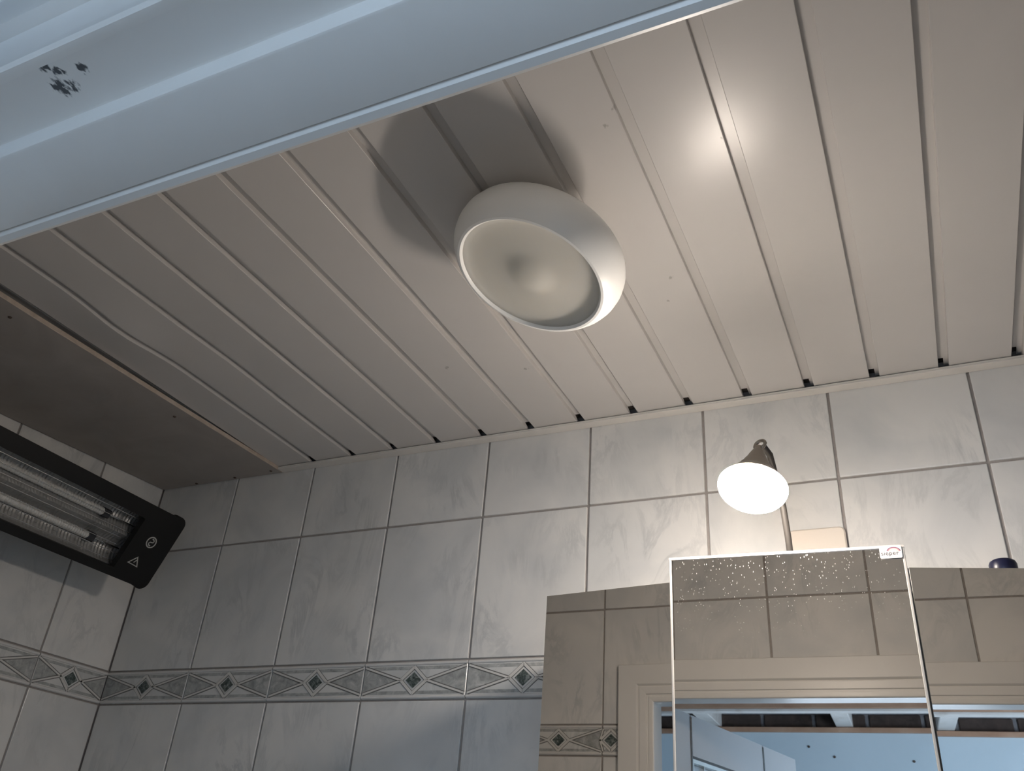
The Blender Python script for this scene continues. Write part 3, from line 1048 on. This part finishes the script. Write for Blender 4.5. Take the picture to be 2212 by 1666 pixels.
for i, (sx_, sy_) in enumerate(spts):
    p0 = Vector(spts[max(0, i - 1)])
    p1 = Vector(spts[min(len(spts) - 1, i + 1)])
    t_ = (p1 - p0).normalized()
    n_ = Vector((-t_.y, t_.x)) * 0.0011
    rot_ = Matrix.Rotation(math.radians(25), 2)
    A_ = rot_ @ (Vector((sx_, sy_)) + n_)
    B_ = rot_ @ (Vector((sx_, sy_)) - n_)
    cur = [bms.verts.new((cc[0] + A_.x, cc[1] + A_.y, 0.0003)), bms.verts.new((cc[0] + B_.x, cc[1] + B_.y, 0.0003))]
    if prevv:
        bms.faces.new((prevv[0], prevv[1], cur[1], cur[0]))
    prevv = cur
obj('symbol_stroke', from_bm(bms), 'print', ht)
# wall brackets
inv = ht.matrix_world.inverted()
for yy in (-0.24, -0.58):
    o = obj('wall_bracket', boxes_me([(0.0005, 0.006, yy - 0.02, yy + 0.02, 2.075, 2.15), (0.006, 0.120, yy - 0.012, yy + 0.012, 2.095, 2.11)]), 'black')
    o.parent = ht
    o.matrix_parent_inverse = inv

# ---------------------------------------------------------------- mirror cabinet
mc = tag(empty('mirror_cabinet', (1.355, 0, 1.30)), 'three-door mirror cabinet with slanting side door tops on the tiled wall', 'cabinet')


def keep(o, parent):
    o.parent = parent
    o.matrix_parent_inverse = parent.matrix_basis.inverted()
    return o


bm = bmesh.new()
pl = [(1.055, -0.0005), (1.650, -0.0005), (1.650, -0.168), (1.47, -0.172), (1.22, -0.190), (1.055, -0.194)]
a = [bm.verts.new((x, y, 1.33)) for x, y in pl]
b = [bm.verts.new((x, y, 1.895)) for x, y in pl]
bm.faces.new(a)
bm.faces.new(b)
for q in range(len(pl)):
    bm.faces.new((a[q], a[(q + 1) % len(pl)], b[(q + 1) % len(pl)], b[q]))
keep(obj('body', from_bm(bm), 'white_plastic'), mc)


def mirror_door(cx, cy, th, xa, xb, za, zb, zbase, yaw, thick, mk, trims):
    """door panel as a (x, z) outline, front at local y = 0"""
    zo = 1.62
    e = 0.0
    d = keep(obj('mirror_door', poly_me([(xa - cx, zbase - zo), (xb - cx, zbase - zo), (xb - cx, zb - zo), (xa - cx, za - zo)], 0.004, thick), 'white_plastic', None, (cx, cy, zo), (0, 0, yaw)), mc)
    t = trims
    g_ = poly_me([(xa - cx + t, zbase - zo + t), (xb - cx - t, zbase - zo + t), (xb - cx - t, zb - zo - t), (xa - cx + t, za - zo - t)], 0.0, 0.0038)
    g_.materials.append(M[mk])
    obj('mirror', g_, None, d)
    return d, zo


dl, zo = mirror_door(1.13, -0.216, 0, 1.0430, 1.2190, 1.9024, 1.9098, 1.31, -0.003, 0.020, 'mirror', 0.0)
dc, zo = mirror_door(1.3530, -0.2237, 0, 1.2150, 1.4910, 1.9380, 1.9336, 1.30, 0.0185, 0.0085, 'mirror_splashed', 0.0031)
dr, zo = mirror_door(1.575, -0.1870, 0, 1.4925, 1.6640, 1.9168, 1.9045, 1.31, 0.033, 0.016, 'mirror', 0.0)
# pale strips around the middle glass
W2, ZT2 = 0.138, 1.9358 - 1.62
obj('edge_strip', poly_me([(-W2, ZT2 + 0.0020 - 0.0030), (W2, ZT2 - 0.0022 - 0.0030), (W2, ZT2 - 0.0022), (-W2, ZT2 + 0.0022)], -0.0012, 0.004), 'acrylic', dc)
for s in (-1, 1):
    obj('edge_strip', box_me(min(s * W2, s * (W2 - 0.0030)), max(s * W2, s * (W2 - 0.0030)), -0.0012, 0.004, -0.32, ZT2 - s * 0.0021 - 0.0030, 0.0005), 'acrylic', dc)
obj('gap_shade_strip', box_me(W2 + 0.0002, W2 + 0.0012, 0.0005, 0.0085, -0.31, ZT2 - 0.03), 'dark_gap', dc)  # added dark strip, paints the shaded gap next to the right door
# maker's sticker in the upper right corner
st = obj('sticker', poly_me(rrect(0.0238, 0.0148, 0.0022, 4), -0.0020, -0.0012), 'sticker', dc, (0.1232, 0, ZT2 - 0.0105), (0, 0.012, 0))
label(st, 'small white sticker with lettering under a rainbow arc')
cu = bpy.data.curves.new('lettering', 'FONT')
cu.body = 'sieper'
cu.size = 0.0072
cu.align_x = 'CENTER'
cu.extrude = 0.00006
cu.space_character = 1.08
to = bpy.data.objects.new('lettering_source', cu)
COL.objects.link(to)
bpy.context.view_layer.update()
dg = bpy.context.evaluated_depsgraph_get()
tme = bpy.data.meshes.new_from_object(to.evaluated_get(dg))
bpy.data.objects.remove(to, do_unlink=True)
tme.materials.clear()
obj('lettering', tme, 'ink', st, (-0.0012, -0.0021, -0.0036), (math.pi / 2, 0, 0))


def arc(r0, r1, m, y):
    bm = bmesh.new()
    prev = None
    for k in range(19):
        a_ = math.radians(12 + 150 * k / 18)
        c_ = [bm.verts.new((0.0032 + 1.05 * r * math.cos(a_), y, -0.0004 + 0.86 * r * math.sin(a_))) for r in (r0, r1)]
        if prev:
            bm.faces.new((prev[0], prev[1], c_[1], c_[0]))
        prev = c_
    obj('rainbow_arc', from_bm(bm), m, st)


arc(0.0066, 0.0075, 'arc_purple', -0.00212)
arc(0.0054, 0.0066, 'arc_red', -0.00212)
arc(0.0030, 0.0054, 'arc_orange', -0.00210)

# ---------------------------------------------------------------- lamp on top of the cabinet (lit)
O = Vector((1.3362, -0.288, 1.9925))      # middle of the open end
A = Vector((1.3448, -0.2645, 2.0635))      # joint at the top
ax = (A - O).normalized()
ml = empty('mirror_lamp', O)
ml.rotation_mode = 'QUATERNION'
ml.rotation_quaternion = ax.to_track_quat('Z', 'Y')
tag(ml, 'small lit lamp with steel cone shade and glowing bulb above the mirror cabinet', 'lamp')
LL = (A - O).length
dome = [(0.0, -0.0200), (0.009, -0.0194), (0.018, -0.0174), (0.026, -0.0142), (0.0330, -0.0098), (0.0375, -0.0058)]
obj('bulb_dome', lathe_me(dome, 48), 'bulb', ml)
side_boost = [(0.0375, -0.0058), (0.0400, -0.0022), (0.0414, 0.0020), (0.0412, 0.0050), (0.0395, 0.0060), (0.0, 0.0060)]
obj('bulb_side_boost', lathe_me(side_boost, 48), 'side_boost', ml)  # invented brighter band round the bulb, lights the walls more
hold = [(0.0, 0.0062), (0.0402, 0.0062), (0.0405, 0.0072), (0.0345, 0.0150), (0.0275, 0.0230), (0.0272, 0.0240), (0.0258, 0.0246), (0.0212, 0.0330), (0.0210, 0.0339), (0.0198, 0.0345), (0.0158, 0.0430), (0.0156, 0.0440), (0.0146, 0.0445), (0.0112, 0.0535),
        (0.0080, 0.0615), (0.0052, 0.0660), (0.0045, 0.0710), (0.0, 0.0710)]
obj('shade_cone', lathe_me(hold, 48, True, 0.35), 'brushed_steel', ml)
jr = []
for k in range(25):
    a_ = 2 * math.pi * k / 24
    jr.append((0.0072 * math.cos(a_), -0.002, LL + 0.0012 + 0.0072 * math.sin(a_)))
obj('joint_ring', tube_me(jr, 0.0022, 8), 'brushed_steel', ml)
armp = []
base = Vector((1.3525, -0.125, 1.8955))
pts = [A + Vector((0.004, 0.006, 0.0)), A + Vector((0.009, 0.020, -0.006)), Vector((1.3545, -0.218, 2.040)), Vector((1.3575, -0.195, 2.005)), Vector((1.3570, -0.172, 1.972)), Vector((1.3550, -0.148, 1.938)), base + Vector((0.0, 0.000, 0.016)), base + Vector((0, 0.002, 0.0012))]
ar = tube_me(pts, 0.0042, 10)
o = obj('arm', ar, 'dark_steel')
bpy.context.view_layer.update()
o.parent = ml
o.matrix_parent_inverse = ml.matrix_world.inverted()
o = obj('base', lathe_me([(0.0, 0.0), (0.022, 0.0), (0.022, 0.004), (0.018, 0.008), (0.006, 0.010), (0.0, 0.010)], 24), 'brushed_steel', None, base + Vector((0, 0.002, 0.0003)))
o.parent = ml
o.matrix_parent_inverse = ml.matrix_world.inverted()

# ---------------------------------------------------------------- cover plate on the back wall
cp = empty('cover_plate', (1.3745, 0, 2.0065))
tag(cp, 'beige blank cover plate on the tiled wall behind the lit lamp', 'cover plate')
bm = bmesh.new()
o1 = rrect(0.0815, 0.0815, 0.009, 5)
o2 = rrect(0.0775, 0.0775, 0.007, 5)
A1 = [bm.verts.new((x, 0.0, z)) for x, z in o1]
A2 = [bm.verts.new((x, -0.0055, z)) for x, z in o1]
A3 = [bm.verts.new((x, -0.0075, z)) for x, z in o2]
n = len(o1)
for q in range(n):
    j = (q + 1) % n
    bm.faces.new((A1[q], A1[j], A2[j], A2[q]))
    bm.faces.new((A2[q], A2[j], A3[j], A3[q]))
bm.faces.new(A3)
bm.faces.new(A1)
obj('plate', smooth(from_bm(bm), 0.5), 'cover', cp)
for s in (-1, 1):
    obj('screw', lathe_me([(0, 0.0015), (0.0028, 0.001), (0.0032, 0.0), (0, 0)], 12), 'cover', cp, (s * 0.03, -0.0075, 0), (math.pi / 2, 0, 0))

# ---------------------------------------------------------------- jar with navy cap on the cabinet
jar = tag(empty('jar', (1.5925, -0.148, 1.8950)), 'dark navy domed cap of a small jar on top of the right mirror door', 'jar')
obj('jar_body', lathe_me([(0, 0), (0.0125, 0), (0.0138, 0.002), (0.0138, 0.019), (0.012, 0.021), (0, 0.021)], 32), 'white_jar', jar)
obj('cap', lathe_me([(0, 0.0212), (0.0146, 0.0212), (0.0150, 0.0222), (0.0150, 0.0315), (0.0138, 0.0345), (0.0110, 0.0364), (0.006, 0.0378), (0, 0.0382)], 36), 'navy', jar)
